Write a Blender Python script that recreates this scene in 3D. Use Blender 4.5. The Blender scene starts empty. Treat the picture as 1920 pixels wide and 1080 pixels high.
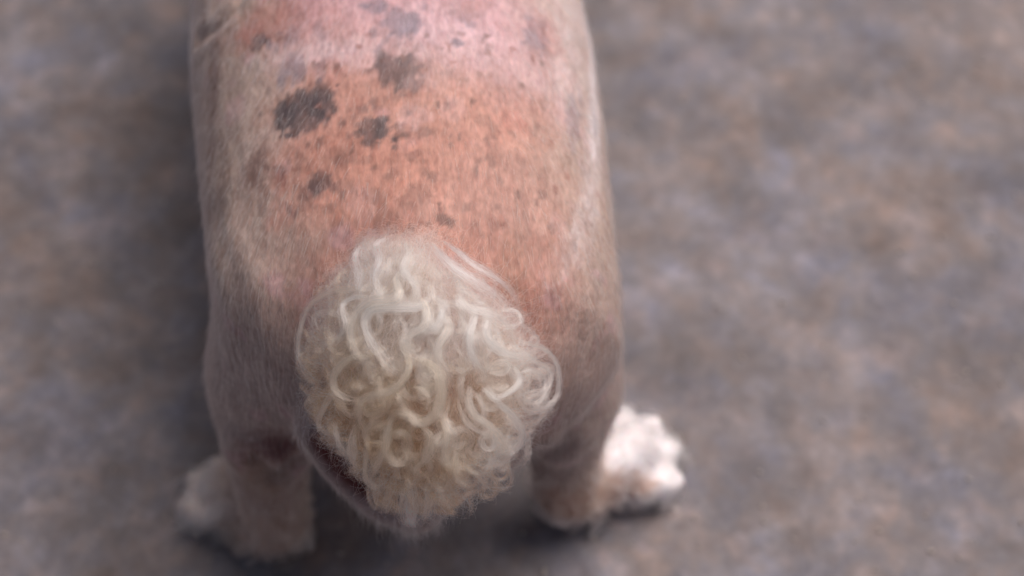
import bpy, bmesh, math, random
import numpy as np
from mathutils import Vector, Matrix
from mathutils.bvhtree import BVHTree

R = math.radians
rng = np.random.default_rng(7)
random.seed(7)
S = bpy.context.scene
COL = S.collection

# ------------------------------------------------------------------ camera
CAM = np.array([0.0486, -0.397, 0.907])
PITCH = R(60)
FPX = 55 / 36 * 1920
cd = bpy.data.cameras.new("camera"); cam = bpy.data.objects.new("camera", cd); COL.objects.link(cam)
cam.location = CAM; cam.rotation_euler = (R(90) - PITCH, 0, 0)
cd.lens = 55; cd.sensor_width = 36; cd.clip_start = .01; cd.clip_end = 200
cd.dof.use_dof = True; cd.dof.focus_distance = 0.728; cd.dof.aperture_fstop = 3.4
S.camera = cam

# ------------------------------------------------------------------ light
SUN_EL, SUN_AZ = R(56), R(44)           # azimuth from +Y towards +X
w = bpy.data.worlds.new("World"); S.world = w; w.use_nodes = True
nt = w.node_tree; nt.nodes.clear()
sky = nt.nodes.new("ShaderNodeTexSky"); sky.sky_type = 'NISHITA'; sky.sun_disc = False
sky.sun_elevation = SUN_EL; sky.sun_rotation = SUN_AZ
sky.dust_density = 8.0; sky.air_density = .7; sky.ozone_density = .2
bg = nt.nodes.new("ShaderNodeBackground"); bg.inputs[1].default_value = .055
wo = nt.nodes.new("ShaderNodeOutputWorld")
nt.links.new(sky.outputs[0], bg.inputs[0]); nt.links.new(bg.outputs[0], wo.inputs[0])
sl = bpy.data.lights.new("sun", 'SUN'); sl.energy = 1.8; sl.angle = R(50); sl.color = (1, .935, .945)
so = bpy.data.objects.new("sun", sl); COL.objects.link(so)
sd = Vector((math.sin(SUN_AZ) * math.cos(SUN_EL), math.cos(SUN_AZ) * math.cos(SUN_EL), math.sin(SUN_EL)))
so.rotation_euler = sd.to_track_quat('Z', 'Y').to_euler(); so.location = sd * 3
S.view_settings.view_transform = 'Standard'; S.view_settings.look = 'None'
S.cycles.diffuse_bounces = 6; S.cycles.glossy_bounces = 6; S.cycles.transmission_bounces = 12; S.cycles.max_bounces = 14
S.view_settings.exposure = 0.54; S.view_settings.gamma = 1.0

# ------------------------------------------------------------------ helpers
def ray(px, py):
    """direction of the camera ray through a photo pixel (1920 x 1080)"""
    r, u = (px - 960) / FPX, (540 - py) / FPX
    s, c = math.sin(PITCH), math.cos(PITCH)
    return np.array([r, c + u * s, -s + u * c])
def tag(o, label=None, cat=None, kind=None, group=None):
    if label: o['label'] = label
    if cat: o['category'] = cat
    if kind: o['kind'] = kind
    if group: o['group'] = group
def hash3(i, j, k, seed=0):
    n = (i * 374761393 + j * 668265263 + k * 2147483647 + seed * 144269504) & 0xffffffff
    n = ((n ^ (n >> 13)) * 1274126177) & 0xffffffff
    n = (n ^ (n >> 16)) & 0xffffffff
    return n / 4294967295.0
def vnoise(P, scale, seed=0):
    Q = np.asarray(P) * scale + 1000.0
    I = np.floor(Q).astype(np.int64); F = Q - I; F = F * F * (3 - 2 * F)
    r = 0
    for a in (0, 1):
        for b in (0, 1):
            for c in (0, 1):
                h = hash3(I[:, 0] + a, I[:, 1] + b, I[:, 2] + c, seed)
                r = r + h * (F[:, 0] if a else 1 - F[:, 0]) * (F[:, 1] if b else 1 - F[:, 1]) * (F[:, 2] if c else 1 - F[:, 2])
    return r
def fbm(P, scale, seed=0, n=3):
    r, a, t = 0, 1, 0
    for k in range(n):
        r = r + a * vnoise(P, scale * 2 ** k, seed + k); t += a; a *= .55
    return r / t
def sstep(a, b, x):
    t = np.clip((x - a) / (b - a), 0, 1); return t * t * (3 - 2 * t)
def lerp(a, b, t):
    return a + (b - a) * t

# ------------------------------------------------------------------ materials
def mat_base(name):
    m = bpy.data.materials.new(name); m.use_nodes = True
    n = m.node_tree.nodes; b = n["Principled BSDF"]
    return m, m.node_tree, b
def mat_skin():
    m, t, b = mat_base("bare_skin")
    at = t.nodes.new("ShaderNodeAttribute"); at.attribute_name = "tint"
    tc = t.nodes.new("ShaderNodeTexCoord")
    n1 = t.nodes.new("ShaderNodeTexNoise"); n1.inputs["Scale"].default_value = 420; n1.inputs["Detail"].default_value = 4
    mp = t.nodes.new("ShaderNodeMapping"); mp.inputs["Scale"].default_value = (1, .45, 1)
    t.links.new(tc.outputs["Object"], mp.inputs[0]); t.links.new(mp.outputs[0], n1.inputs["Vector"])
    mr = t.nodes.new("ShaderNodeMapRange"); mr.inputs[1].default_value = .3; mr.inputs[2].default_value = .7
    mr.inputs[3].default_value = .80; mr.inputs[4].default_value = 1.18
    t.links.new(n1.outputs[0], mr.inputs[0])
    vm = t.nodes.new("ShaderNodeVectorMath"); vm.operation = 'SCALE'
    t.links.new(at.outputs["Color"], vm.inputs[0]); t.links.new(mr.outputs[0], vm.inputs["Scale"])
    n2 = t.nodes.new("ShaderNodeTexNoise"); n2.inputs["Scale"].default_value = 190; n2.inputs["Detail"].default_value = 5; n2.inputs["Roughness"].default_value = .65
    t.links.new(mp.outputs[0], n2.inputs["Vector"])
    r2 = t.nodes.new("ShaderNodeValToRGB"); e = r2.color_ramp.elements; e[0].position = .40; e[0].color = (.62, .46, .42, 1); e[1].position = .53; e[1].color = (1.04, 1.03, 1.03, 1)
    t.links.new(n2.outputs[0], r2.inputs[0])
    mxx = t.nodes.new("ShaderNodeMix"); mxx.data_type = 'RGBA'; mxx.blend_type = 'MULTIPLY'; mxx.inputs[0].default_value = .33
    t.links.new(vm.outputs[0], mxx.inputs[6]); t.links.new(r2.outputs[0], mxx.inputs[7])
    t.links.new(mxx.outputs[2], b.inputs["Base Color"])
    b.inputs["Roughness"].default_value = .55
    b.inputs["Specular IOR Level"].default_value = .35
    b.inputs["Subsurface Weight"].default_value = .25
    b.inputs["Subsurface Radius"].default_value = (1, .35, .2); b.inputs["Subsurface Scale"].default_value = .004
    bp = t.nodes.new("ShaderNodeBump"); bp.inputs["Strength"].default_value = .5; bp.inputs["Distance"].default_value = .0008
    t.links.new(n1.outputs[0], bp.inputs["Height"]); t.links.new(bp.outputs[0], b.inputs["Normal"])
    return m
def mat_hair(name, rough=.45, spec=.5, trans=.0):
    m, t, b = mat_base(name)
    at = t.nodes.new("ShaderNodeAttribute"); at.attribute_name = "tint"
    t.links.new(at.outputs["Color"], b.inputs["Base Color"])
    b.inputs["Roughness"].default_value = rough
    b.inputs["Specular IOR Level"].default_value = spec
    if trans:
        tr = t.nodes.new("ShaderNodeBsdfTranslucent"); t.links.new(at.outputs["Color"], tr.inputs[0])
        mx = t.nodes.new("ShaderNodeMixShader"); mx.inputs[0].default_value = trans
        t.links.new(b.outputs[0], mx.inputs[1]); t.links.new(tr.outputs[0], mx.inputs[2])
        t.links.new(mx.outputs[0], t.nodes["Material Output"].inputs[0])
    return m
def mat_curl(name):
    m = bpy.data.materials.new(name); m.use_nodes = True; t = m.node_tree; t.nodes.clear()
    at = t.nodes.new("ShaderNodeAttribute"); at.attribute_name = "tint"
    h = t.nodes.new("ShaderNodeBsdfHairPrincipled"); h.model = 'CHIANG'; h.parametrization = 'COLOR'
    t.links.new(at.outputs["Color"], h.inputs["Color"])
    h.inputs["Roughness"].default_value = .35; h.inputs["Radial Roughness"].default_value = .55
    o = t.nodes.new("ShaderNodeOutputMaterial"); t.links.new(h.outputs[0], o.inputs[0])
    return m
def mat_ground():
    m, t, b = mat_base("worn_concrete")
    L = t.links.new
    tc = t.nodes.new("ShaderNodeTexCoord")
    def noise(scale, detail=4, rough=.55, dist=0, off=(0, 0, 0)):
        mp = t.nodes.new("ShaderNodeMapping"); mp.inputs["Location"].default_value = off
        L(tc.outputs["Object"], mp.inputs[0])
        n = t.nodes.new("ShaderNodeTexNoise"); n.inputs["Scale"].default_value = scale; n.inputs["Detail"].default_value = detail
        n.inputs["Roughness"].default_value = rough; n.inputs["Distortion"].default_value = dist
        L(mp.outputs[0], n.inputs["Vector"]); return n
    def ramp(src, stops):
        r = t.nodes.new("ShaderNodeValToRGB"); L(src, r.inputs[0]); e = r.color_ramp.elements
        while len(e) < len(stops): e.new(.5)
        for k, (p, c) in enumerate(stops): e[k].position = p; e[k].color = (*c, 1)
        return r
    def mix(f, a, bb, mode='MIX', fac=None):
        x = t.nodes.new("ShaderNodeMix"); x.data_type = 'RGBA'; x.blend_type = mode
        if f is not None: L(f, x.inputs[0])
        else: x.inputs[0].default_value = fac
        L(a, x.inputs[6]); L(bb, x.inputs[7]); return x.outputs[2]
    big = noise(5.5, 3, .5, .3, (3, 1, 0)); mid = noise(21, 6, .66, .2, (1, 5, 0)); fine = noise(110, 4, .7, 0, (0, 0, 2)); hue = noise(11, 5, .6, .4, (7, 7, 0)); h2 = noise(45, 3, .6, .2, (2, 9, 0))
    base = ramp(mid.outputs[0], [(.28, (.122, .110, .106)), (.5, (.182, .170, .168)), (.74, (.285, .265, .262))])
    tint = ramp(hue.outputs[0], [(.36, (1.10, .98, .89)), (.5, (1, .98, .98)), (.64, (.94, .97, 1.08))])
    tint2 = ramp(h2.outputs[0], [(.36, (1.08, .98, .92)), (.52, (1, .98, .98)), (.66, (.96, .98, 1.06))])
    shade = ramp(big.outputs[0], [(.3, (.78, .76, .75)), (.7, (1.16, 1.17, 1.19))])
    vo = t.nodes.new("ShaderNodeTexVoronoi"); vo.inputs["Scale"].default_value = 85; L(tc.outputs["Object"], vo.inputs["Vector"])
    sp = t.nodes.new("ShaderNodeSeparateColor"); L(vo.outputs["Color"], sp.inputs[0])
    agg = ramp(sp.outputs[0], [(.0, (.62, .60, .60)), (.45, (.95, .95, .96)), (.8, (1.12, 1.08, 1.05)), (.97, (1.7, 1.55, 1.45))])
    fl = ramp(fine.outputs[0], [(.33, (.72, .70, .69)), (.55, (1, 1, 1)), (.70, (1.35, 1.3, 1.28))])
    c = mix(None, base.outputs[0], tint.outputs[0], 'MULTIPLY', 1.0)
    c = mix(None, c, tint2.outputs[0], 'MULTIPLY', 1.0)
    c = mix(None, c, shade.outputs[0], 'MULTIPLY', 1.0)
    c = mix(None, c, fl.outputs[0], 'MULTIPLY', .5)
    c = mix(None, c, agg.outputs[0], 'MULTIPLY', .25)
    lil = t.nodes.new("ShaderNodeRGB"); lil.outputs[0].default_value = (.945, .955, 1.0, 1)
    c = mix(None, c, lil.outputs[0], 'MULTIPLY', 1.0)
    L(c, b.inputs["Base Color"]); b.inputs["Roughness"].default_value = .75
    bp = t.nodes.new("ShaderNodeBump"); bp.inputs["Strength"].default_value = .6; bp.inputs["Distance"].default_value = .003
    L(mid.outputs[0], bp.inputs["Height"]); L(bp.outputs[0], b.inputs["Normal"])
    return m
M_SKIN = mat_skin(); M_COAT = mat_curl("short_hair"); M_TUFT = mat_curl("curly_hair")
M_GROUND = mat_ground()

# ------------------------------------------------------------------ ground
bm = bmesh.new()
bmesh.ops.create_grid(bm, x_segments=40, y_segments=40, size=20)
me = bpy.data.meshes.new("concrete_ground"); bm.to_mesh(me); bm.free()
g = bpy.data.objects.new("concrete_ground", me); COL.objects.link(g); me.materials.append(M_GROUND)
tag(g, "mottled grey brown concrete floor under the dog", None, "structure")
bm = bmesh.new()
for _ in range(1500):
    r_ = random.uniform(.0005, .0016); q = Vector((random.uniform(-.6, .6), random.uniform(-.4, .6), r_ * .4))
    mtx = Matrix.Translation(q) @ Matrix.Rotation(random.random() * 6, 4, 'Z') @ Matrix.Diagonal((r_ * random.uniform(.8, 1.5), r_, r_ * .7, 1))
    bmesh.ops.create_icosphere(bm, subdivisions=1, radius=1, matrix=mtx)
gm_ = bpy.data.meshes.new("grit"); bm.to_mesh(gm_); bm.free(); gm, gt, gb = mat_base("grit_stone")
gn = gt.nodes.new("ShaderNodeTexNoise"); gn.inputs["Scale"].default_value = 60; gr = gt.nodes.new("ShaderNodeValToRGB"); gr.color_ramp.elements[0].color = (.10, .08, .07, 1); gr.color_ramp.elements[1].color = (.5, .44, .40, 1)
gt.links.new(gn.outputs[0], gr.inputs[0]); gt.links.new(gr.outputs[0], gb.inputs["Base Color"]); gb.inputs["Roughness"].default_value = .8
gm_.materials.append(gm); go = bpy.data.objects.new("grit", gm_); COL.objects.link(go)
tag(go, "fine loose grit scattered over the concrete floor", None, "stuff")

# ------------------------------------------------------------------ the dog's body
def cx(y): return -.0005 - .118 * y      # the spine runs a little to the left
def ring_loft(bm, st, n=28, power=2.0):
    """st: list of (centre, half vectors u, v)"""
    rings = []
    for c, u, v in st:
        r = []
        for k in range(n):
            a = 2 * math.pi * k / n; ca, sa = math.cos(a), math.sin(a)
            e = 2 / power
            x = math.copysign(abs(ca) ** e, ca); y = math.copysign(abs(sa) ** e, sa)
            r.append(bm.verts.new(Vector(c) + Vector(u) * x + Vector(v) * y))
        rings.append(r)
    for a, b in zip(rings, rings[1:]):
        for k in range(n): bm.faces.new((a[k], a[(k + 1) % n], b[(k + 1) % n], b[k]))
    bm.faces.new(rings[0][::-1]); bm.faces.new(rings[-1])
def tube(bm, pts, n=20):
    """pts: (x, y, z, ra, rb): ra sideways, rb in the other direction; rounded ends"""
    P = [Vector(p[:3]) for p in pts]; st = []
    T0 = (P[1] - P[0]).normalized(); T1 = (P[-1] - P[-2]).normalized()
    def fr(T):
        ref = Vector((1, 0, 0)) if abs(T.x) < .8 else Vector((0, 0, 1))
        v = T.cross(ref).normalized(); u = v.cross(T).normalized(); return u, v
    for k, p in enumerate(pts):
        T = (P[min(k + 1, len(P) - 1)] - P[max(k - 1, 0)]).normalized(); u, v = fr(T)
        if k == 0:
            for s in (.15, .55, .85):
                q = math.sqrt(1 - (1 - s) ** 2) if s < 1 else 1
                st.append((P[0] - T0 * (1 - s) * min(p[3], p[4]), u * p[3] * q, v * p[4] * q))
        st.append((P[k], u * p[3], v * p[4]))
        if k == len(pts) - 1:
            for s in (.85, .55, .15):
                q = math.sqrt(1 - (1 - s) ** 2)
                st.append((P[-1] + T1 * (1 - s) * min(p[3], p[4]), u * p[3] * q, v * p[4] * q))
    ring_loft(bm, st, n)
def ball(bm, c, r):
    r = r if isinstance(r, tuple) else (r, r, r)
    bmesh.ops.create_icosphere(bm, subdivisions=3, radius=1, matrix=Matrix.Translation(c) @ Matrix.Diagonal((*r, 1)))

bm = bmesh.new()
torso = [(-.088, .166, .010, .014), (-.082, .168, .026, .028), (-.068, .174, .048, .043), (-.045, .181, .084, .061), (-.02, .186, .104, .076), (.01, .191, .107, .083),
         (.05, .191, .1095, .087), (.10, .190, .113, .088), (.16, .189, .1155, .089), (.24, .186, .113, .091), (.32, .186, .108, .093),
         (.39, .189, .099, .092), (.44, .194, .082, .082), (.47, .198, .058, .062), (.487, .20, .03, .034)]
ring_loft(bm, [((cx(y), y, z), (a, 0, 0), (0, 0, b)) for y, z, a, b in torso], 40, 2.15)
# tail stump
tube(bm, [(cx(0) + .002, .012, .262, .024, .018), (.002, -.03, .252, .020, .016), (.006, -.07, .224, .015, .014), (.010, -.10, .190, .010, .010)])
# soft folds below the tail
tube(bm, [(-.042, -.060, .190, .020, .024), (-.032, -.078, .166, .0135, .015), (-.018, -.086, .149, .013, .014), (.000, -.086, .135, .014, .014)])
tube(bm, [(.040, -.055, .190, .022, .026), (.024, -.068, .165, .014, .016), (.010, -.080, .150, .014, .015), (-.004, -.084, .138, .014, .014)])
# hind legs: thigh, shank, hock, foot
tube(bm, [(-.060, .035, .205, .050, .075), (-.074, .022, .160, .040, .072), (-.083, .002, .130, .0385, .060), (-.087, -.014, .106, .033, .044), (-.090, -.040, .082, .021, .023),
          (-.090, -.050, .055, .0195, .020), (-.092, -.053, .030, .020, .020), (-.100, -.048, .018, .022, .018)])
tube(bm, [(.052, .040, .205, .050, .075), (.067, .030, .160, .041, .072), (.073, .008, .130, .0365, .060), (.079, -.006, .106, .033, .044), (.080, -.024, .082, .021, .023),
          (.080, -.032, .055, .0195, .020), (.083, -.033, .030, .020, .020), (.091, -.027, .018, .021, .017)])
def paw(hx, hy, ang, s=1.0):
    d = Vector((math.cos(ang), math.sin(ang), 0)); n = Vector((-d.y, d.x, 0)); h = Vector((hx, hy, 0))
    def w(a, b, z): q = h + d * a * s + n * b * s; return (q.x, q.y, z * s)
    tube(bm, [(*w(-.004, 0, .018), .018 * s, .019 * s), (*w(.02, 0, .020), .019 * s, .023 * s), (*w(.036, 0, .017), .016 * s, .024 * s)])
    for b, a in ((-.0255, .038), (-.0092, .050), (.0092, .051), (.025, .040)):
        q = w(a, b, .0135); ball(bm, q, (.0092 * s, .0092 * s, .0125 * s))
        q = w(a - .012, b * .85, .016); ball(bm, q, (.0085 * s, .0085 * s, .0125 * s))
        q = w(a + .010, b * 1.05, .009); ball(bm, q, (.0075 * s, .0075 * s, .0075 * s))
paw(-.104, -.050, R(133), .92)
paw(.093, -.026, R(38), 1.05)
ball(bm, (-.086, -.036, .118), (.024, .022, .026)); ball(bm, (.074, -.026, .118), (.024, .022, .026))
# fore legs, chest, neck, head (beyond the top of the frame)
for sx in (-1, 1):
    bx = cx(.40) + sx * .072
    tube(bm, [(bx, .38, .20, .036, .05), (bx + sx * .004, .385, .14, .026, .032), (bx + sx * .006, .40, .09, .02, .022), (bx + sx * .007, .405, .04, .018, .019), (bx + sx * .007, .412, .02, .02, .02)])
    paw(bx + sx * .007, .412, R(90 - sx * 8), .9)
hx = cx(.5)
tube(bm, [(cx(.40), .40, .225, .075, .075), (cx(.46), .455, .27, .060, .060), (cx(.5), .495, .315, .055, .055)])
ball(bm, (hx, .53, .345), (.058, .062, .055))
tube(bm, [(hx, .56, .335, .036, .032), (hx - .004, .60, .325, .030, .026), (hx - .006, .625, .320, .022, .020)])
for sx in (-1, 1):
    tube(bm, [(hx + sx * .045, .52, .375, .02, .012), (hx + sx * .066, .515, .35, .022, .010), (hx + sx * .072, .52, .315, .018, .008)])
me = bpy.data.meshes.new("dog"); bm.to_mesh(me); bm.free()
dog = bpy.data.objects.new("dog", me); COL.objects.link(dog)
m1 = dog.modifiers.new("r", 'REMESH'); m1.mode = 'VOXEL'; m1.voxel_size = .0033; m1.use_smooth_shade = True
m2 = dog.modifiers.new("s", 'SMOOTH'); m2.iterations = 20; m2.factor = .5
m3 = dog.modifiers.new("d", 'SUBSURF'); m3.levels = 1; m3.render_levels = 1
dg = bpy.context.evaluated_depsgraph_get(); dg.update()
nm = bpy.data.meshes.new_from_object(dog.evaluated_get(dg)); dog.modifiers.clear(); dog.data = nm; nm.name = "dog"; me = nm
NV = len(me.vertices); V = np.empty(NV * 3); me.vertices.foreach_get("co", V); V = V.reshape(-1, 3)
V[:, 2] = np.maximum(V[:, 2], .001)
def get_normals():
    N = np.empty(NV * 3); me.vertices.foreach_get("normal", N); return N.reshape(-1, 3)
N = get_normals()
def cast(px, py):
    d = Vector(ray(px, py)).normalized(); h = BVH.ray_cast(Vector(CAM), d); return np.array(h[0]) if h[0] else None
BVH = BVHTree.FromPolygons([tuple(v) for v in V], [tuple(p.vertices) for p in me.polygons])

# gentle muscle and skin undulation, a shallow spine furrow, folds on the flank
amp = .0016 * (fbm(V, 28, 3) - .5) + .0008 * (fbm(V, 80, 9) - .5)
xl = V[:, 0] - cx(V[:, 1])
def seg_dist(P, A, B):
    A, B = np.array(A), np.array(B); ab = B - A
    t = np.clip(((P - A) @ ab) / (ab @ ab), 0, 1); return np.linalg.norm(P - A - t[:, None] * ab, axis=1), t
def furrow(pix, depth, width):
    pts = [cast(*p) for p in pix]; pts = [p for p in pts if p is not None]; d = np.full(NV, 9.)
    for a, b in zip(pts, pts[1:]): d = np.minimum(d, seg_dist(V, a, b)[0])
    return -depth * np.exp(-(d / width) ** 2) + .5 * depth * np.exp(-((d - 2 * width) / (1.3 * width)) ** 2)
amp += furrow([(372, 75), (405, 55), (445, 15), (460, -20)], .0015, .004)
amp += furrow([(400, 400), (425, 480), (450, 560), (475, 640)], .0007, .007)
amp += furrow([(1060, 420), (1075, 500), (1078, 600), (1060, 700)], .0006, .007)
amp += furrow([(470, 865), (510, 888), (550, 868)], .008, .007)
amp += furrow([(990, 850), (1030, 855), (1060, 840)], .004, .006)
slitA = [cast(*p) for p in ((600, 835), (640, 880), (690, 915), (745, 940))]
sd_ = np.full(NV, 9.)
for a, b in zip(slitA, slitA[1:]):
    if a is not None and b is not None: sd_ = np.minimum(sd_, seg_dist(V, a, b)[0])
amp += -.005 * np.exp(-(sd_ / .0055) ** 2)
V = V + N * amp[:, None]
me.vertices.foreach_set("co", V.ravel()); me.update(); N = get_normals()
for p in me.polygons: p.use_smooth = True
BVH = BVHTree.FromPolygons([tuple(v) for v in V], [tuple(p.vertices) for p in me.polygons])

# skin colour (pigment, with sky sheen and edge light painted in)
C = lambda r, g_, b_: np.array([r, g_, b_])
xl = V[:, 0] - cx(V[:, 1]); Y = V[:, 1]; Z = V[:, 2]
n1 = fbm(V, 22, 11)[:, None]; n2 = fbm(V * np.array([1, .4, 1]), 130, 21)[:, None]; n3 = fbm(V, 60, 31)[:, None]
salmon, pink, beige, grey = C(.46, .245, .195), C(.54, .335, .35), C(.40, .295, .25), C(.36, .275, .245)
tl = np.clip(np.abs(xl - .01) / .1 + (n1[:, 0] - .5) * .5, 0, 1)[:, None]
T_ = salmon * np.ones((NV, 1))
T_ = lerp(T_, pink, sstep(.075, .14, Y + (n1[:, 0] - .5) * .06 + .15 * xl)[:, None])  # pinker forward, with sky sheen painted into the tone
T_ = lerp(T_, beige, sstep(.45, .95, tl))
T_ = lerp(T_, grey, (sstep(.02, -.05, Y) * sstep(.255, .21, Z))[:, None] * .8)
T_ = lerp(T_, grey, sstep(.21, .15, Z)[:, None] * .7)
T_ = lerp(T_, pink * .9, (sstep(.62, .75, n3) * .5))
T_ = T_ * (0.84 + .32 * n2)
legm = sstep(.10, .06, Z)[:, None]
T_ = lerp(T_, C(.42, .30, .24), legm)
pawm = sstep(.045, .02, Z)[:, None]
T_ = lerp(T_, C(.66, .56, .50), pawm)
T_ = lerp(T_, C(.78, .74, .75), sstep(.046, .034, np.linalg.norm(V - np.array([.130, -.001, .02]), axis=1))[:, None])
T_ = lerp(T_, C(.44, .29, .22), sstep(.040, .024, np.linalg.norm(V - np.array([-.092, -.056, .015]), axis=1))[:, None] * .9)
T_ = lerp(T_, C(.42, .27, .20), sstep(.040, .024, np.linalg.norm(V - np.array([.080, -.040, .015]), axis=1))[:, None] * .9)
tail = (sstep(.245, .262, Z) * 0)[:, None]
def world_patch(px, py, rx, ry, ang=0, wob=.35, seed=0, soft=.25, src=None):
    """mask of an irregular patch lying on the skin where the given ray meets it"""
    c = cast(px, py)
    if c is None: return np.zeros((NV, 1))
    dep = (c - CAM) @ np.array([0, .5, -.866]); k = dep / FPX
    i = int(np.argmin(((V - c) ** 2).sum(1))); n = N[i]
    u = np.array([1, 0, 0]) - n * n[0]; u /= np.linalg.norm(u); v = np.cross(n, u)
    stretch = 1 / max(.45, abs(n @ (CAM - c) / np.linalg.norm(CAM - c)))
    d = V - c; a = d @ u; b = d @ v; h = np.abs(d @ n)
    ca, sa = math.cos(ang), math.sin(ang); a, b = a * ca + b * sa, -a * sa + b * ca
    r = np.sqrt((a / (rx * k)) ** 2 + (b / (ry * k * stretch)) ** 2)
    near = r < 3
    m = np.zeros(NV)
    r2 = r[near] + (fbm(V[near], 1.1 / (max(rx, ry) * k), 40 + seed) - .5) * 2 * wob + (fbm(V[near], 300, 70 + seed) - .5) * 1.3
    m[near] = sstep(1 + soft, 1 - soft, r2) * (h[near] < .03)
    return m[:, None]
dark, ash, brown = C(.080, .062, .066), C(.16, .15, .19), C(.17, .095, .08)
spots = [ # px, py, rx, ry, angle, colour, strength
 (568, 208, 58, 36, .1, dark, .86), (600, 185, 30, 34, 0, dark, .8), (535, 215, 28, 26, 0, dark, .75), (556, 128, 22, 30, .3, ash, .6), (750, 140, 40, 42, .5, dark, .85),
 (752, 44, 36, 26, -.3, ash, .7), (706, 10, 24, 14, 0, ash, .7), (484, 78, 17, 13, .4, dark, .7), (505, 84, 10, 8, 0, ash, .6), (548, 66, 16, 16, 0, ash, .45),
 (600, 62, 10, 30, .3, ash, .35), (698, 242, 29, 30, .2, dark, .85), (683, 204, 14, 11, 0, dark, .7), (670, 250, 12, 8, 0, dark, .6), (790, 246, 16, 13, .5, brown, .6),
 (736, 261, 6, 5, 0, dark, .9), (760, 252, 9, 9, 0, brown, .45), (602, 342, 26, 22, 0, dark, .75), (578, 360, 22, 16, .4, dark, .5), (640, 350, 26, 13, 0, brown, .45), (550, 402, 8, 8, 0, dark, .65), (572, 380, 10, 20, .4, brown, .5),
 (478, 322, 34, 22, .3, brown, .6), (494, 286, 14, 22, 0, brown, .5), (492, 372, 13, 24, 0, brown, .5), (600, 268, 11, 9, 0, brown, .7), (560, 300, 10, 20, 0, brown, .4), (785, 368, 32, 26, 0, brown, .45), (812, 332, 13, 10, 0, brown, .6),
 (832, 412, 20, 11, -.2, brown, .75), (920, 302, 11, 17, 0, brown, .55), (936, 340, 8, 8, 0, brown, .6), (974, 366, 8, 8, 0, brown, .8), (1008, 62, 30, 30, 0, ash, .55),
 (1074, 226, 20, 30, 0, ash, .45), (1115, 240, 7, 14, 0, ash, .5), (1088, 180, 8, 16, 0, ash, .4), (856, 80, 13, 8, .2, ash, .65), (885, 48, 12, 8, 0, ash, .4), (866, 36, 10, 6, 0, ash, .4),
 (700, 315, 10, 6, 0, brown, .6), (680, 300, 18, 8, 0, brown, .35), (905, 225, 20, 12, .4, brown, .4), (925, 240, 9, 14, 0, brown, .4), (835, 205, 5, 6, 0, brown, .6), (640, 232, 8, 10, 0, brown, .3), (960, 250, 8, 6, 0, brown, .3),
 (720, 80, 6, 26, -.6, ash, .5), (870, 150, 10, 6, 0, brown, .4), (775, 200, 8, 7, 0, brown, .4), (380, 30, 26, 34, 0, brown, .6), (400, 130, 20, 50, 0, brown, .6), (398, 230, 18, 60, 0, brown, .5), (420, 320, 20, 40, 0, brown, .35), (530, 330, 14, 18, 0, brown, .6), (640, 300, 20, 12, 0, brown, .5), (700, 370, 24, 16, 0, brown, .4), (620, 390, 16, 10, 0, brown, .5), (730, 330, 14, 8, 0, brown, .5), (530, 150, 14, 20, 0, ash, .5), (600, 130, 12, 20, 0, ash, .4),
 (700, 62, 10, 10, 0, ash, .5), (648, 160, 9, 9, 0, brown, .2), (633, 162, 2.6, 2.6, 0, dark, 1.0)]
for k in range(150):
    spots.append((random.gauss(790, 160), random.uniform(60, 440), random.uniform(3, 9), random.uniform(3, 10), 0, random.choice((brown, brown, C(.27, .12, .095))), random.uniform(.35, .8)))
for k in range(26):
    spots.append((random.gauss(800, 190), random.uniform(0, 430), random.uniform(16, 44), random.uniform(14, 36), random.random() * 3, random.choice((brown, C(.45, .17, .13), C(.60, .42, .42))), random.uniform(.15, .32)))
for px, py, rx, ry, a, c, st_ in ((600, 98, 110, 20, -.05, C(.60, .49, .52), .45), (930, 120, 150, 40, -.1, C(.62, .46, .47), .4), (1065, 50, 60, 90, 0, C(.62, .53, .52), .5), (830, 60, 90, 40, 0, C(.60, .43, .48), .35),  # sky sheen and fold highlight painted pale on the upper back
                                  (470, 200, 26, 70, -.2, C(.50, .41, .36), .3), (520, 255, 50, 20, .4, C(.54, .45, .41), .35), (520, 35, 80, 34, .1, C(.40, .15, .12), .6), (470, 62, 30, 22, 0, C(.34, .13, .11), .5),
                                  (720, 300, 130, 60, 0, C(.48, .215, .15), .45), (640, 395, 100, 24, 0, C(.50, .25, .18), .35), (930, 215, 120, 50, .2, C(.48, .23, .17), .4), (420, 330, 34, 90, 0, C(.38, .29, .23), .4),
                                  (1112, 150, 22, 140, 0, C(.72, .66, .68), .7), (1100, 300, 20, 60, 0, C(.4, .27, .24), .3)):  # the pale right-edge strip is rim light painted into the skin
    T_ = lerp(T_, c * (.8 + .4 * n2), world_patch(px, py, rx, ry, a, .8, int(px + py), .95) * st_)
for k, (px, py, rx, ry, a, c, s) in enumerate(spots):
    m = world_patch(px, py, rx * .95, ry * .95, a, .42 if rx > 5 else .15, k, .22)
    T_ = lerp(T_, c, np.clip(m * s * (.25 + .75 * n2 + .55 * n3), 0, .93))
for px, py, rx, ry, a, c, st_ in spots[:22]:      # small satellites round the bigger patches
    for _ in range(2):
        T_ = lerp(T_, c, world_patch(px + random.choice((-1, 1)) * rx * random.uniform(.9, 1.5), py + random.uniform(-1.3, 1.3) * ry, random.uniform(4, 9), random.uniform(4, 9), 0, .3, random.randint(0, 99), .4) * st_ * .6)
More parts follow.
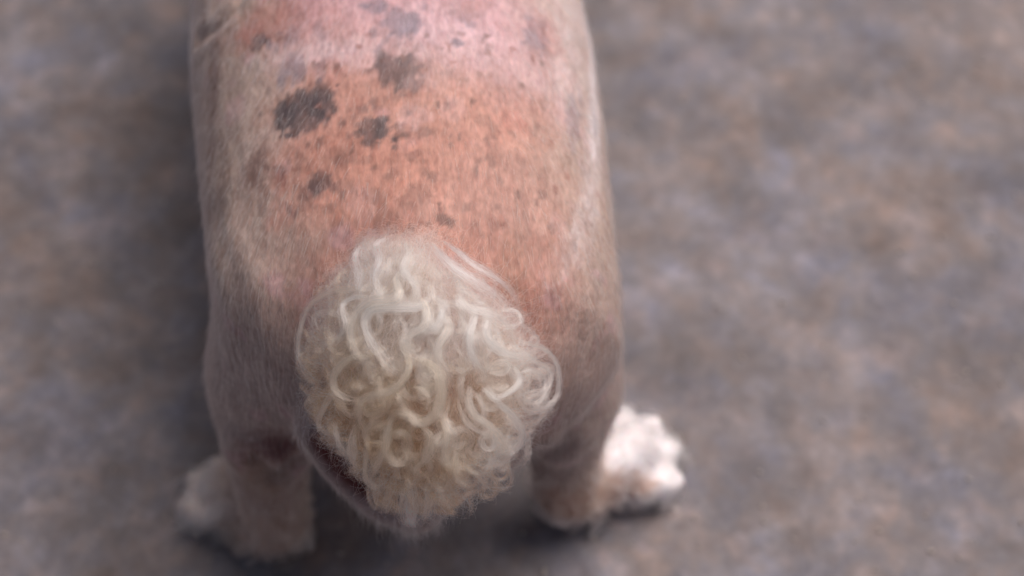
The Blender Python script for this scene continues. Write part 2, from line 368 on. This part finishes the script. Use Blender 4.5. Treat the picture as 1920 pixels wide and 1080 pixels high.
# reddish skin under the tail, dark reddish tone in the groin, stains on the feet
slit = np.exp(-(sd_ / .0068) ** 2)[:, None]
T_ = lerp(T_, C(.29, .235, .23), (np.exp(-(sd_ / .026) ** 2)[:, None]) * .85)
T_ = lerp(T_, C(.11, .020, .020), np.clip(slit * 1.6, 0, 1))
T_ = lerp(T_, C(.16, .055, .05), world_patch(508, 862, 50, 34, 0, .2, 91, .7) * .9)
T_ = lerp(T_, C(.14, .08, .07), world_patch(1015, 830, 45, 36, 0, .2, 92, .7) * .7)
for px, py, rx, ry, s, c in ((470, 905, 60, 34, .5, C(.30, .17, .10)), (520, 960, 22, 50, .4, C(.27, .15, .10)), (440, 1010, 42, 26, .7, C(.20, .11, .06)), (1175, 915, 50, 20, .8, C(.34, .17, .10)),
                             (1045, 945, 40, 25, .6, C(.42, .22, .14)), (1150, 895, 26, 14, .5, C(.40, .24, .17)), (960, 500, 30, 60, .25, C(.36, .22, .15))):
    T_ = lerp(T_, c, world_patch(px, py, rx, ry, 0, .5, int(px), .5) * s)
T_ = np.clip(T_, .01, .9)
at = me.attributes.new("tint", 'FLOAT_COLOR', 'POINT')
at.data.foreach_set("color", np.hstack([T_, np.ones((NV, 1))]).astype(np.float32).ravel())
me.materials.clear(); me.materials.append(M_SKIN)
tag(dog, "dog with clipped spotted pink back, curly cream tail tuft and white paws, facing away", "dog")

# ------------------------------------------------------------------ hair
def hair_object(name, parent, P, radii, cols, mat):
    """P: (n, k, 3) strand points; radii: (n, k); cols: (n, 3)"""
    n, k = P.shape[:2]
    hc = bpy.data.hair_curves.new(name); hc.add_curves([k] * n)
    hc.attributes["position"].data.foreach_set("vector", P.astype(np.float32).ravel())
    ra = hc.attributes.get("radius") or hc.attributes.new("radius", 'FLOAT', 'POINT')
    ra.data.foreach_set("value", radii.astype(np.float32).ravel())
    ca = hc.attributes.new("tint", 'FLOAT_COLOR', 'CURVE')
    ca.data.foreach_set("color", np.hstack([cols, np.ones((n, 1))]).astype(np.float32).ravel())
    hc.materials.append(mat)
    o = bpy.data.objects.new(name, hc); COL.objects.link(o); o.parent = parent
    return o
# sample roots
me.calc_loop_triangles()
TR = np.empty(len(me.loop_triangles) * 3, dtype=np.int32); me.loop_triangles.foreach_get("vertices", TR); TR = TR.reshape(-1, 3)
A_, B_, C_ = V[TR[:, 0]], V[TR[:, 1]], V[TR[:, 2]]
area = .5 * np.linalg.norm(np.cross(B_ - A_, C_ - A_), axis=1); mid = (A_ + B_ + C_) / 3
def sample(weight, n):
    w_ = area * weight; i = rng.choice(len(TR), n, p=w_ / w_.sum())
    a, b = rng.random(n), rng.random(n); s = a + b > 1; a[s], b[s] = 1 - a[s], 1 - b[s]; c = 1 - a - b
    t = TR[i]; f = lambda Q: Q[t[:, 0]] * a[:, None] + Q[t[:, 1]] * b[:, None] + Q[t[:, 2]] * c[:, None]
    n_ = f(N); return f(V), n_ / np.linalg.norm(n_, axis=1)[:, None], f(T_)
def norm(a): return a / np.maximum(np.linalg.norm(a, axis=-1, keepdims=True), 1e-9)
def strands(p, n, d, L, lift, k=5, droop=.0, jit=.15, curl=0, bend=None):
    d = norm(d - n * (d * n).sum(1, keepdims=True)); d = norm(d + rng.normal(0, jit, d.shape)); d = d - n * np.minimum(0, (d * n).sum(1, keepdims=True))
    b = np.cross(d, n); ph = rng.random(len(p)) * 6.28
    out = []
    for s in np.linspace(0, 1, k):
        q = p + (d * s + n * lift[:, None] * s * (1 - .45 * s)) * L[:, None] - n * .0004
        q[:, 2] -= droop * s * s * L
        if curl: q = q + (b * np.sin(ph + s * 7)[:, None] + n * np.cos(ph * 1.7 + s * 6)[:, None] * .5) * (curl * s * L)[:, None]
        out.append(q)
    return np.stack(out, 1)
# clipped coat
wgt = np.where(mid[:, 1] < .26, 1.0, .22) * np.where(mid[:, 2] < .05, .3, 1) * np.where(mid[:, 2] < .13, .8, 1)
lat = np.abs(mid[:, 0] - cx(mid[:, 1]))
wgt = wgt * np.clip(.42 + lat * 7, .42, 1.0)
n_c = 85000
p, n, c = sample(wgt, n_c)
side = np.sign(p[:, 0] - cx(p[:, 1])); lt = np.abs(p[:, 0] - cx(p[:, 1]))
flow = np.stack([side * lt * 2.0 - .02, -np.ones(n_c), -.5 - 2.5 * sstep(.2, .12, p[:, 2])], 1)
flow += .35 * (np.stack([fbm(p, 35, 5), fbm(p, 35, 6), fbm(p, 35, 7)], 1) - .5) * 2
L = rng.uniform(.004, .009, n_c) * lerp(1, 1.3, sstep(.05, -.02, p[:, 1]))
near_slit = np.full(n_c, 9.)
for a, b in zip(slitA, slitA[1:]):
    if a is not None and b is not None: near_slit = np.minimum(near_slit, seg_dist(p, a, b)[0])
keep = near_slit > .008
P = strands(p, n, flow, L, rng.uniform(.08, .45, n_c), 5, .15, .16)
lum = 0; patch = fbm(p * np.array([1, .5, 1]), 55, 88)[:, None]
frontw = sstep(.10, .17, p[:, 1] + .2 * (fbm(p, 18, 77) - .5))[:, None]  # lilac-white towards the front: sky sheen painted into the coat colour
hc_ = lerp(c * 1.05, lerp(C(.52, .42, .39), C(.70, .61, .68), frontw), .15 + .1 * frontw + np.clip(.12 + .5 * (patch - .35) * 1.6 + .25 * rng.random((n_c, 1)), .05, .6))
rad = np.array([.00006, .00006, .00005, .00004, .00001])[None, :] * rng.uniform(.7, 1.3, (n_c, 1))
ct = hair_object("clipped_coat", dog, P[keep], rad[keep], np.clip(hc_[keep], .02, .9), M_COAT)

n_g = 7000
w2 = np.where(mid[:, 1] < .26, 1.0, .1) * np.where(mid[:, 2] < .06, .1, 1)
p, n, c = sample(w2, n_g)
side = np.sign(p[:, 0] - cx(p[:, 1])); lt = np.abs(p[:, 0] - cx(p[:, 1]))
flow = np.stack([side * lt * 1.6 - .02, -np.ones(n_g), -.5 - 2.5 * sstep(.2, .12, p[:, 2])], 1) + .5 * (np.stack([fbm(p, 45, 5), fbm(p, 45, 6), fbm(p, 45, 7)], 1) - .5) * 2
ns_ = np.full(n_g, 9.)
for a, b in zip(slitA, slitA[1:]):
    if a is not None and b is not None: ns_ = np.minimum(ns_, seg_dist(p, a, b)[0])
kp = (ns_ > .008) & (fbm(p, 40, 91) > .42)
P = strands(p, n, flow, rng.uniform(.006, .013, n_g), rng.uniform(.08, .35, n_g), 6, .1, .12)
hair_object("long_white_hairs", dog, P[kp], (np.array([7, 7.5, 7, 6, 4, 1]) * 1e-5)[None, :] * rng.uniform(.6, 1.2, (kp.sum(), 1)), np.tile(C(.80, .74, .75), (kp.sum(), 1)) * rng.uniform(.8, 1.05, (kp.sum(), 1)), M_COAT)

# furry feet
def fur_patch(name, sel, nn, Lr, white, label=None, curl=.12, lift=(.3, 1.0)):
    p, n, c = sample(sel.astype(float), nn)
    d = np.stack([n[:, 0], n[:, 1], -.4 * np.ones(nn)], 1) + 2.4 * (np.stack([fbm(p, 90, 15), fbm(p, 90, 16), fbm(p, 90, 17)], 1) - .5)
    L = rng.uniform(*Lr, nn); lf = rng.uniform(*lift, nn)
    P = strands(p, n, d, L, lf, 7, .25, .25, curl)
    K = max(20, nn // 130); ci = rng.choice(nn, K, replace=False); own = np.empty(nn, int)
    for q in range(0, nn, 2000): own[q:q + 2000] = ((p[q:q + 2000, None] - p[ci][None]) ** 2).sum(2).argmin(1)
    tip = P[ci[own]]; tip = tip + (tip[:, -1:] - tip[:, :1]) * np.linspace(0, .5, 7)[None, :, None]
    P = lerp(P, tip, (np.linspace(0, 1, 7) ** 1.3 * .72)[None, :, None]); P[:, :, 2] = np.maximum(P[:, :, 2], .0015)
    cc = lerp(c, np.array(white), rng.uniform(.1, .45, (nn, 1)))
    rad = np.linspace(.00007, .00001, 7)[None, :] * rng.uniform(.7, 1.3, (nn, 1))
    o = hair_object(name, dog, P, rad, np.clip(cc, .02, .92), M_TUFT)
    if label: tag(o, label)
    return o
hind = (mid[:, 1] < .12)
fur_patch("paw_fur", hind & (mid[:, 2] < .04) & (mid[:, 0] < 0), 11000, (.005, .011), (.60, .52, .47), "shaggy greyish fur on the left hind paw")
fur_patch("paw_fur", hind & (mid[:, 2] < .04) & (mid[:, 0] > 0), 12000, (.005, .011), (.84, .78, .80), "bright white fur on the right hind paw")
fur_patch("leg_fur", hind & (mid[:, 2] < .085) & (mid[:, 2] > .03), 9000, (.005, .010), (.60, .50, .44), None, .1, (.15, .6))
fur_patch("paw_fur", (mid[:, 1] > .35) & (mid[:, 2] < .04), 6000, (.006, .012), (.8, .76, .74))
# longer fringe hanging below the tail
fr = (mid[:, 1] < -.06) & (mid[:, 2] < .16) & (mid[:, 2] > .1) & (np.abs(mid[:, 0] + .01) < .05)
p, n, c = sample(fr.astype(float), 1500)
d = np.stack([np.zeros(1500), -.1 * np.ones(1500), -np.ones(1500)], 1)
P = strands(p, n, d, rng.uniform(.008, .02, 1500), rng.uniform(.2, .6, 1500), 7, .2, .12, .06)
hair_object("rump_fringe", dog, P, np.linspace(.00006, .00001, 7)[None, :] * np.ones((1500, 1)), np.tile(C(.46, .43, .44), (1500, 1)) * rng.uniform(.7, 1.2, (1500, 1)), M_TUFT)

# ------------------------------------------------------------------ curly tail tuft
TC = np.array([.0085, -.058, .240])                     # centre of the tuft
EU = np.array([1, 0, 0]); EV = norm(np.array([0, .84, .54])); EN = np.cross(EU, EV)
RU, RV, RN = .0510, .0600, .038
def dome(u, v, h=0):
    """tuft surface: u to the right, v towards the tail root, h above the surface in metres"""
    r = np.hypot(u, v); rc = np.minimum(r, .985); th = np.arcsin(rc) + np.maximum(r - .985, 0) * 1.5
    su = np.where(r > 1e-6, u / np.maximum(r, 1e-6), 0); sv = np.where(r > 1e-6, v / np.maximum(r, 1e-6), 0)
    s, c = np.sin(th), np.cos(th)
    s = s * (1 + np.maximum(r - .985, 0) * .7)
    X = su * s; Yv = sv * s
    nrm = norm(X[..., None] / RU * EU + Yv[..., None] / RV * EV + np.maximum(c, -.3)[..., None] / RN * EN)
    return TC + X[..., None] * RU * EU + Yv[..., None] * RV * EV + c[..., None] * RN * EN + nrm * np.asarray(h)[..., None], nrm
def push_out(Q, clear):
    sh = Q.shape; Q = Q.reshape(-1, 3).copy(); cl = np.broadcast_to(clear, sh[:-1]).reshape(-1)
    for i, q in enumerate(Q):
        h, n, _, d = BVH.find_nearest(Vector(q))
        sg = (Vector(q) - h).dot(n); sgn = d if sg > 0 else -d
        if sgn < cl[i]: Q[i] = q + np.array(n) * (cl[i] - sgn)
    return Q.reshape(sh)
def uv(px, py): return (px - 803) / 232., (690 - py) / 248.
def solve_uv(pts):
    out = []
    for px, py in pts:
        q = np.array(uv(px, py))
        for _ in range(12):
            if np.hypot(*q) > 1.42: q = q * 1.42 / np.hypot(*q)
            P_, _n = dome(q[:1], q[1:], np.array([.005])); d = P_[0] - CAM
            s_, c_ = math.sin(PITCH), math.cos(PITCH); dep = d[1] * c_ - d[2] * s_
            x = 960 + FPX * d[0] / dep; y = 540 - FPX * (d[1] * s_ + d[2] * c_) / dep
            q = q + .7 * np.array([(px - x) / 232, (y - py) / 248])
        out.append(tuple(q))
    return out
def catmull(pts, n):
    pts = np.array(pts, float); Pp = np.vstack([2 * pts[0] - pts[1], pts, 2 * pts[-1] - pts[-2]])
    seg = len(pts) - 1; t = np.linspace(0, seg - 1e-6, n); i = t.astype(int); f = (t - i)[:, None]
    a, b, c, d = Pp[i], Pp[i + 1], Pp[i + 2], Pp[i + 3]
    return .5 * (2 * b + (c - a) * f + (2 * a - 5 * b + 4 * c - d) * f ** 2 + (3 * b - a - 3 * c + d) * f ** 3)
BLOND_SHADED, CREAM, WHITE_LIT = C(.58, .335, .205), C(.72, .465, .32), C(.86, .68, .58)
def tuft_tone(u, v, seed=0):
    q = np.array([[u * 1.0, v * 1.0, seed * .1]])
    t = np.clip(.45 + .45 * u + .35 * v + (vnoise(q, 2.2, 5)[0] - .5) * .7, 0, 1)  # lighter upper right, darker lower left: light and shade painted into the hair
    return lerp(BLOND_SHADED, CREAM, min(1, t * 2)) if t < .5 else lerp(CREAM, WHITE_LIT, (t - .5) * 2)
tuft = None
def lock(path, nh, width, h0=.003, h1=.008, flat=.5, tone=None, frizz=.0012, name="curl", taper=1.0, rad=.00004, roll=0.):
    """path: (k, 2 or 3) centreline in tuft coordinates; nh hairs side by side"""
    k = len(path); u, v = path[:, 0], path[:, 1]; s = np.linspace(0, 1, k)
    hh = h0 + (h1 - h0) * np.sin(np.pi * np.clip(s, 0, 1)) ** .7
    if path.shape[1] > 2: hh = hh + path[:, 2]
    Pc, Nn = dome(u, v, hh); Pc = push_out(Pc, .0015 + np.maximum(hh, 0) * .6)
    Tn = norm(np.gradient(Pc, axis=0)); Bn = norm(np.cross(Tn, Nn)); Nf = np.cross(Bn, Tn)
    a = rng.normal(0, .5, nh); b = rng.normal(0, .5, nh)
    prof = (.30 + .75 * np.sin(np.pi * np.clip(s * .9 + .06, 0, 1)) ** .7) * (1 + .18 * np.sin(s * 9 + rng.random() * 6))
    tw = roll * s + .5 * np.sin(s * 5 + rng.random() * 6)
    ca, sa = np.cos(tw), np.sin(tw)
    oa = (a[:, None] * ca - b[:, None] * sa * .6) * width * prof; ob = (a[:, None] * sa * .6 + b[:, None] * ca) * width * flat * prof
    # hairs begin and end at different places along the lock
    st = rng.random(nh) ** 1.5 * .22; en = 1 - rng.random(nh) ** 2 * .35
    ss = st[:, None] + (en - st)[:, None] * s[None, :]
    idx = ss * (k - 1); i0 = np.clip(idx.astype(int), 0, k - 2); f = (idx - i0)[..., None]
    L_ = lambda Q: Q[i0] * (1 - f) + Q[i0 + 1] * f
    pa = np.take_along_axis(oa, i0, 1); pb = np.take_along_axis(ob, i0, 1)
    pa = pa * (1 - f[..., 0]) + np.take_along_axis(oa, i0 + 1, 1) * f[..., 0]; pb = pb * (1 - f[..., 0]) + np.take_along_axis(ob, i0 + 1, 1) * f[..., 0]
    P = L_(Pc) + L_(Bn) * pa[..., None] + L_(Nf) * pb[..., None]
    w1, w2, w3 = (rng.random((3, nh, 1)) * 6.28); fq = rng.uniform(3, 9, (nh, 1)); stray = np.where(rng.random((nh, 1)) < .15, 2.6, 1.)
    fr_ = frizz * stray * (.25 + ss)
    P = P + L_(Bn) * (fr_ * np.sin(fq * ss * 2 + w1))[..., None] + L_(Nf) * (fr_ * .8 * np.sin(fq * ss * 2.3 + w2))[..., None]
    um, vm = u[k // 3], v[k // 3]
    t = tuft_tone(um, vm) if tone is None else tone
    cols = np.clip(t * rng.uniform(.82, 1.15, (nh, 1)), .02, .92)
    rr = rad * rng.uniform(.7, 1.25, (nh, 1)) * (1 - .75 * s[None, :] ** 3)
    return hair_object(name, tuft, P, rr, cols, M_TUFT)

def warp(u, v): return u * (1 - .30 * sstep(-.25, -1, v)) - .02 * sstep(-.3, -1, v) - .24 * np.maximum(v, 0)
# under layer: dense soft wool that covers the stump
nb = 22000
ang = rng.random(nb) * 6.28; rr_ = np.sqrt(rng.random(nb)) * 1.0; v0 = rr_ * np.sin(ang); u0 = warp(rr_ * np.cos(ang), v0)
kk = 12; s = np.linspace(0, 1, kk)
drx = u0 * .5 ; dry = -np.ones(nb) * .9 + v0 * .1
fx = fbm(np.stack([u0, v0, 0 * u0], 1), 5, 51) - .5; fy = fbm(np.stack([u0, v0, 0 * u0], 1), 5, 52) - .5
th = np.arctan2(dry + fy * 2.6, drx + fx * 4.2)
Ls = rng.uniform(.10, .26, nb); curlr = rng.normal(0, 2.6, nb); uu = np.zeros((nb, kk)); vv = np.zeros((nb, kk)); uu[:, 0] = u0; vv[:, 0] = v0
for j in range(1, kk):
    a = th + curlr * s[j]; uu[:, j] = uu[:, j - 1] + np.cos(a) * Ls / kk; vv[:, j] = vv[:, j - 1] + np.sin(a) * Ls / kk
hgt = rng.uniform(-.013, -.001, nb)[:, None] + .003 * np.sin(np.pi * s)[None, :]
Pb, _ = dome(uu, vv, hgt); Pb = push_out(Pb, .0008 + .006 * rng.random(nb)[:, None])
tn = np.clip(.35 + .4 * u0 + .4 * v0 + (fbm(np.stack([u0, v0, 0 * u0], 1), 2.5, 61) - .5) * 1.2, 0, 1)[:, None]
cb = np.where(tn < .5, lerp(BLOND_SHADED * .9, CREAM, tn * 2), lerp(CREAM, WHITE_LIT, tn * 2 - 1)) * rng.uniform(.62, .95, (nb, 1))  # wool darkened for depth and graded to the upper right: painted shading
tuft = hair_object("tail_tuft", dog, Pb, np.linspace(.00007, .00003, kk)[None, :] * np.ones((nb, 1)), np.clip(cb, 0, .92), M_TUFT)
tag(tuft, "tuft of long curly cream and white hair covering the tail")
ns = 10000
v0 = rng.uniform(.15, 1.16, ns); u0 = rng.uniform(-1, 1, ns) * np.sqrt(np.maximum(1.05 - v0 ** 2, .12)); u0 = warp(u0, v0)
th = np.arctan2(v0 - 1.7, u0 * 1.1) + rng.normal(0, .35, ns) + 1.2 * (fbm(np.stack([u0, v0, 0 * u0], 1), 4, 53) - .5)
kk = 12; s = np.linspace(0, 1, kk); Ls = rng.uniform(.15, .42, ns); cr = rng.normal(0, 1.2, ns); uu = np.zeros((ns, kk)); vv = np.zeros((ns, kk)); uu[:, 0] = u0; vv[:, 0] = v0
pw = rng.random(ns) * 6.28
for j in range(1, kk):
    a = th + cr * s[j] + .5 * np.sin(s[j] * 9 + pw); uu[:, j] = uu[:, j - 1] + np.cos(a) * Ls / kk; vv[:, j] = vv[:, j - 1] + np.sin(a) * Ls / kk
Pw, _ = dome(uu, vv, rng.uniform(-.006, .0035, ns)[:, None] + .003 * np.sin(np.pi * s)[None, :]); Pw = push_out(Pw, .0006 + .004 * rng.random(ns)[:, None])
hair_object("soft_wool", tuft, Pw, np.linspace(.00005, .00001, kk)[None, :] * np.ones((ns, 1)), lerp(CREAM, C(.82, .66, .66), rng.random((ns, 1))), M_TUFT)

def heroes():
    a = lambda L: [((540 + x / 2.843), (420 + y / 2.843)) for x, y in L]     # read off enlargements of the photograph
    b = lambda L: [((540 + x / 2.843), (700 + y / 2.843)) for x, y in L]
    H = [
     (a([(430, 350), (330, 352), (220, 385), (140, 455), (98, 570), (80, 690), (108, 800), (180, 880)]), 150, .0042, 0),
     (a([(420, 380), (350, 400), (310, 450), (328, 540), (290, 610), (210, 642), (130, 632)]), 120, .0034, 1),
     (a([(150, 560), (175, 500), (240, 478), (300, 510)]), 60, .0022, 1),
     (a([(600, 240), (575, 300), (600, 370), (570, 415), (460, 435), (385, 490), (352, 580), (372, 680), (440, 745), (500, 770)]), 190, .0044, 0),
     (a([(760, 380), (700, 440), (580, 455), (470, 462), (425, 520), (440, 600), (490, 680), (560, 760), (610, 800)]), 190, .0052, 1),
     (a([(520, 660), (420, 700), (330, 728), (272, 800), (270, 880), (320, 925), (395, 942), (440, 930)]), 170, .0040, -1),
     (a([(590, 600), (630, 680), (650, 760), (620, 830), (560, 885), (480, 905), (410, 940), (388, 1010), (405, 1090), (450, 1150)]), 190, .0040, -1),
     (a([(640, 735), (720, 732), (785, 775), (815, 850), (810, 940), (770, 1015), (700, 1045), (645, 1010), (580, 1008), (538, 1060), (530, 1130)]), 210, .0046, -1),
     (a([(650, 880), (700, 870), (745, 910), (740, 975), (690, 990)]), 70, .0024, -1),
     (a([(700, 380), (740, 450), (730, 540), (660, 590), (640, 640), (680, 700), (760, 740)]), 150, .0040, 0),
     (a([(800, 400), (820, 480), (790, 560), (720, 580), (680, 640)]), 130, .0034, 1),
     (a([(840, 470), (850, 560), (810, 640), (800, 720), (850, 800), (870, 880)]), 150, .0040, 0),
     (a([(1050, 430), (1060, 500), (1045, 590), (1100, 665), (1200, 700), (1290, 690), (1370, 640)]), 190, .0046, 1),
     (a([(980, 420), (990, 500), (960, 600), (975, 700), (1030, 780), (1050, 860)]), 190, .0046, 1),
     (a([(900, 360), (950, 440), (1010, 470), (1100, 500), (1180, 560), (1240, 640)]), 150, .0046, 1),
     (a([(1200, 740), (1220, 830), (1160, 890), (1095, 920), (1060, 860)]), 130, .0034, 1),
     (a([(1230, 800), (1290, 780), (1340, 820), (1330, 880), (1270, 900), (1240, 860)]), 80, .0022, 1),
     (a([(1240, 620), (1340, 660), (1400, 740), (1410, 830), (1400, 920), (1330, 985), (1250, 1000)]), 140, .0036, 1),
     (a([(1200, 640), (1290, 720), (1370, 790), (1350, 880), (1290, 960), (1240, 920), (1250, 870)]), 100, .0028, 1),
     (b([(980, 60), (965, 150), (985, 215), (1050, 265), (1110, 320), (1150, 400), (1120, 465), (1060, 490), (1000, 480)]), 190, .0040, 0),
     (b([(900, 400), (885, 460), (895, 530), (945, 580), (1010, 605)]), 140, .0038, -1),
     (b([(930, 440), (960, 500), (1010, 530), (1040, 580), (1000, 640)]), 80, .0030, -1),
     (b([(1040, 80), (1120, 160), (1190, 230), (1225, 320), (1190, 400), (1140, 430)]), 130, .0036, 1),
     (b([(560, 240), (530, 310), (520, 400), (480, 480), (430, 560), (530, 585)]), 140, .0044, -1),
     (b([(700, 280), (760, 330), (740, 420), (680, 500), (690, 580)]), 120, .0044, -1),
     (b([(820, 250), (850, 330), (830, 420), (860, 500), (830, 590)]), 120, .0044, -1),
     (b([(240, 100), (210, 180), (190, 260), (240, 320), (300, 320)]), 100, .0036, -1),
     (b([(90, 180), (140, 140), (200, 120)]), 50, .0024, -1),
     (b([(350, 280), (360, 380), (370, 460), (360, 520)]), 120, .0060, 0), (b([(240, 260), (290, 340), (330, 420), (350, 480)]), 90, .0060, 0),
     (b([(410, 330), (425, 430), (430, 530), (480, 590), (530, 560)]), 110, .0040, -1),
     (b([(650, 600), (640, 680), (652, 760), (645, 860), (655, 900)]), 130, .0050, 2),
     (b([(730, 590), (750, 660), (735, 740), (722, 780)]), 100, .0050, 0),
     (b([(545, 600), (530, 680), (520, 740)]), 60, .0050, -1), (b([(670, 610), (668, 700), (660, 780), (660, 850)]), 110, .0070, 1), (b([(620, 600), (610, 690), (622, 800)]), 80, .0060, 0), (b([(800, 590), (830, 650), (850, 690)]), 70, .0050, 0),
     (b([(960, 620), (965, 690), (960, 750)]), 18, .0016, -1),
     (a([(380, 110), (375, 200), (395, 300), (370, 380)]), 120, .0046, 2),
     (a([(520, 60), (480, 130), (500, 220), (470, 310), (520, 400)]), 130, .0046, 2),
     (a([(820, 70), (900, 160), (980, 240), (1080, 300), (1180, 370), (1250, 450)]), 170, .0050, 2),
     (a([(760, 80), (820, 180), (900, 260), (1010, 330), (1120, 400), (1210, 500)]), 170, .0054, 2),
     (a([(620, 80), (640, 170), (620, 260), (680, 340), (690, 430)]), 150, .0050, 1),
    ]
    return H
lock_tones = {-1: C(.74, .48, .32), 0: C(.81, .57, .42), 1: C(.87, .69, .58), 2: C(.90, .76, .72)}  # shaded lower locks to highlighted upper ones, painted as hair colour
# filler locks: wavy strands that flow away from the tail root
for k in range(250):
    while True:
        u0_, v0_ = random.uniform(-1, 1), random.uniform(-.98, .98)
        if math.hypot(u0_, v0_) < .97: break
    u0_ = float(warp(u0_, v0_)); n_ = 54; Lk = random.uniform(.30, .62); a0 = math.atan2(v0_ - 1.5, u0_ + .12) + random.gauss(0, .35)
    sj = np.linspace(0, 1, n_)
    if random.random() < (.55 if v0_ < .35 else .15):      # ringlet: the lock turns round and round as it runs
        turns = random.uniform(1.2, 2.6) * random.choice((-1, 1)); ph = random.random() * 6.28
        r_ = random.uniform(.045, .095) * (.5 + .5 * np.sin(np.pi * np.clip(sj * 1.1, 0, 1))); run = Lk * .75
        X = u0_ + math.cos(a0) * run * sj + r_ * np.cos(ph + turns * 6.28 * sj); Y_ = v0_ + math.sin(a0) * run * sj + r_ * np.sin(ph + turns * 6.28 * sj)
        hz = .0022 * np.sin(ph * 2 + turns * 6.28 * sj)
    else:                                                   # wave
        lam = random.uniform(.20, .40); am = random.uniform(.7, 1.5) * (.5 if v0_ > .35 else 1); ph = random.random() * 6.28
        a = a0 + am * np.sin(2 * math.pi * sj * Lk / lam + ph); X = u0_ + np.cumsum(np.cos(a)) * Lk / n_; Y_ = v0_ + np.cumsum(np.sin(a)) * Lk / n_
        hz = .0015 * np.sin(ph + 9 * sj)
    lock(np.stack([X, Y_, hz], 1), random.randint(32, 60), random.uniform(.0011, .0026), -.001, random.uniform(.001, .006), .55, None, .0010)
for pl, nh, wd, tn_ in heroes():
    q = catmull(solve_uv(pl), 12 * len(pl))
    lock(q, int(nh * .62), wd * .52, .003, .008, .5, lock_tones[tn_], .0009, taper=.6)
# fly-away hairs round the rim of the tuft
nf = 1800
ang = rng.random(nf) * 6.28; rr_ = rng.uniform(.75, .98, nf); v0 = rr_ * np.sin(ang); u0 = warp(rr_ * np.cos(ang), v0)
th = ang + rng.normal(0, .8, nf); kk = 14; s = np.linspace(0, 1, kk); Ls = rng.uniform(.12, .34, nf); cr = rng.normal(0, 2.5, nf)
uu = np.zeros((nf, kk)); vv = np.zeros((nf, kk)); uu[:, 0] = u0; vv[:, 0] = v0
for j in range(1, kk):
    a = th + cr * s[j]; uu[:, j] = uu[:, j - 1] + np.cos(a) * Ls / kk; vv[:, j] = vv[:, j - 1] + np.sin(a) * Ls / kk
Pf, _ = dome(uu, vv, rng.uniform(0, .006, nf)[:, None] + .005 * s[None, :])
hair_object("flyaway_hair", tuft, Pf, np.linspace(.00005, .00002, kk)[None, :] * np.ones((nf, 1)), np.tile(C(.74, .68, .64), (nf, 1)), M_TUFT)
print("verts", NV)
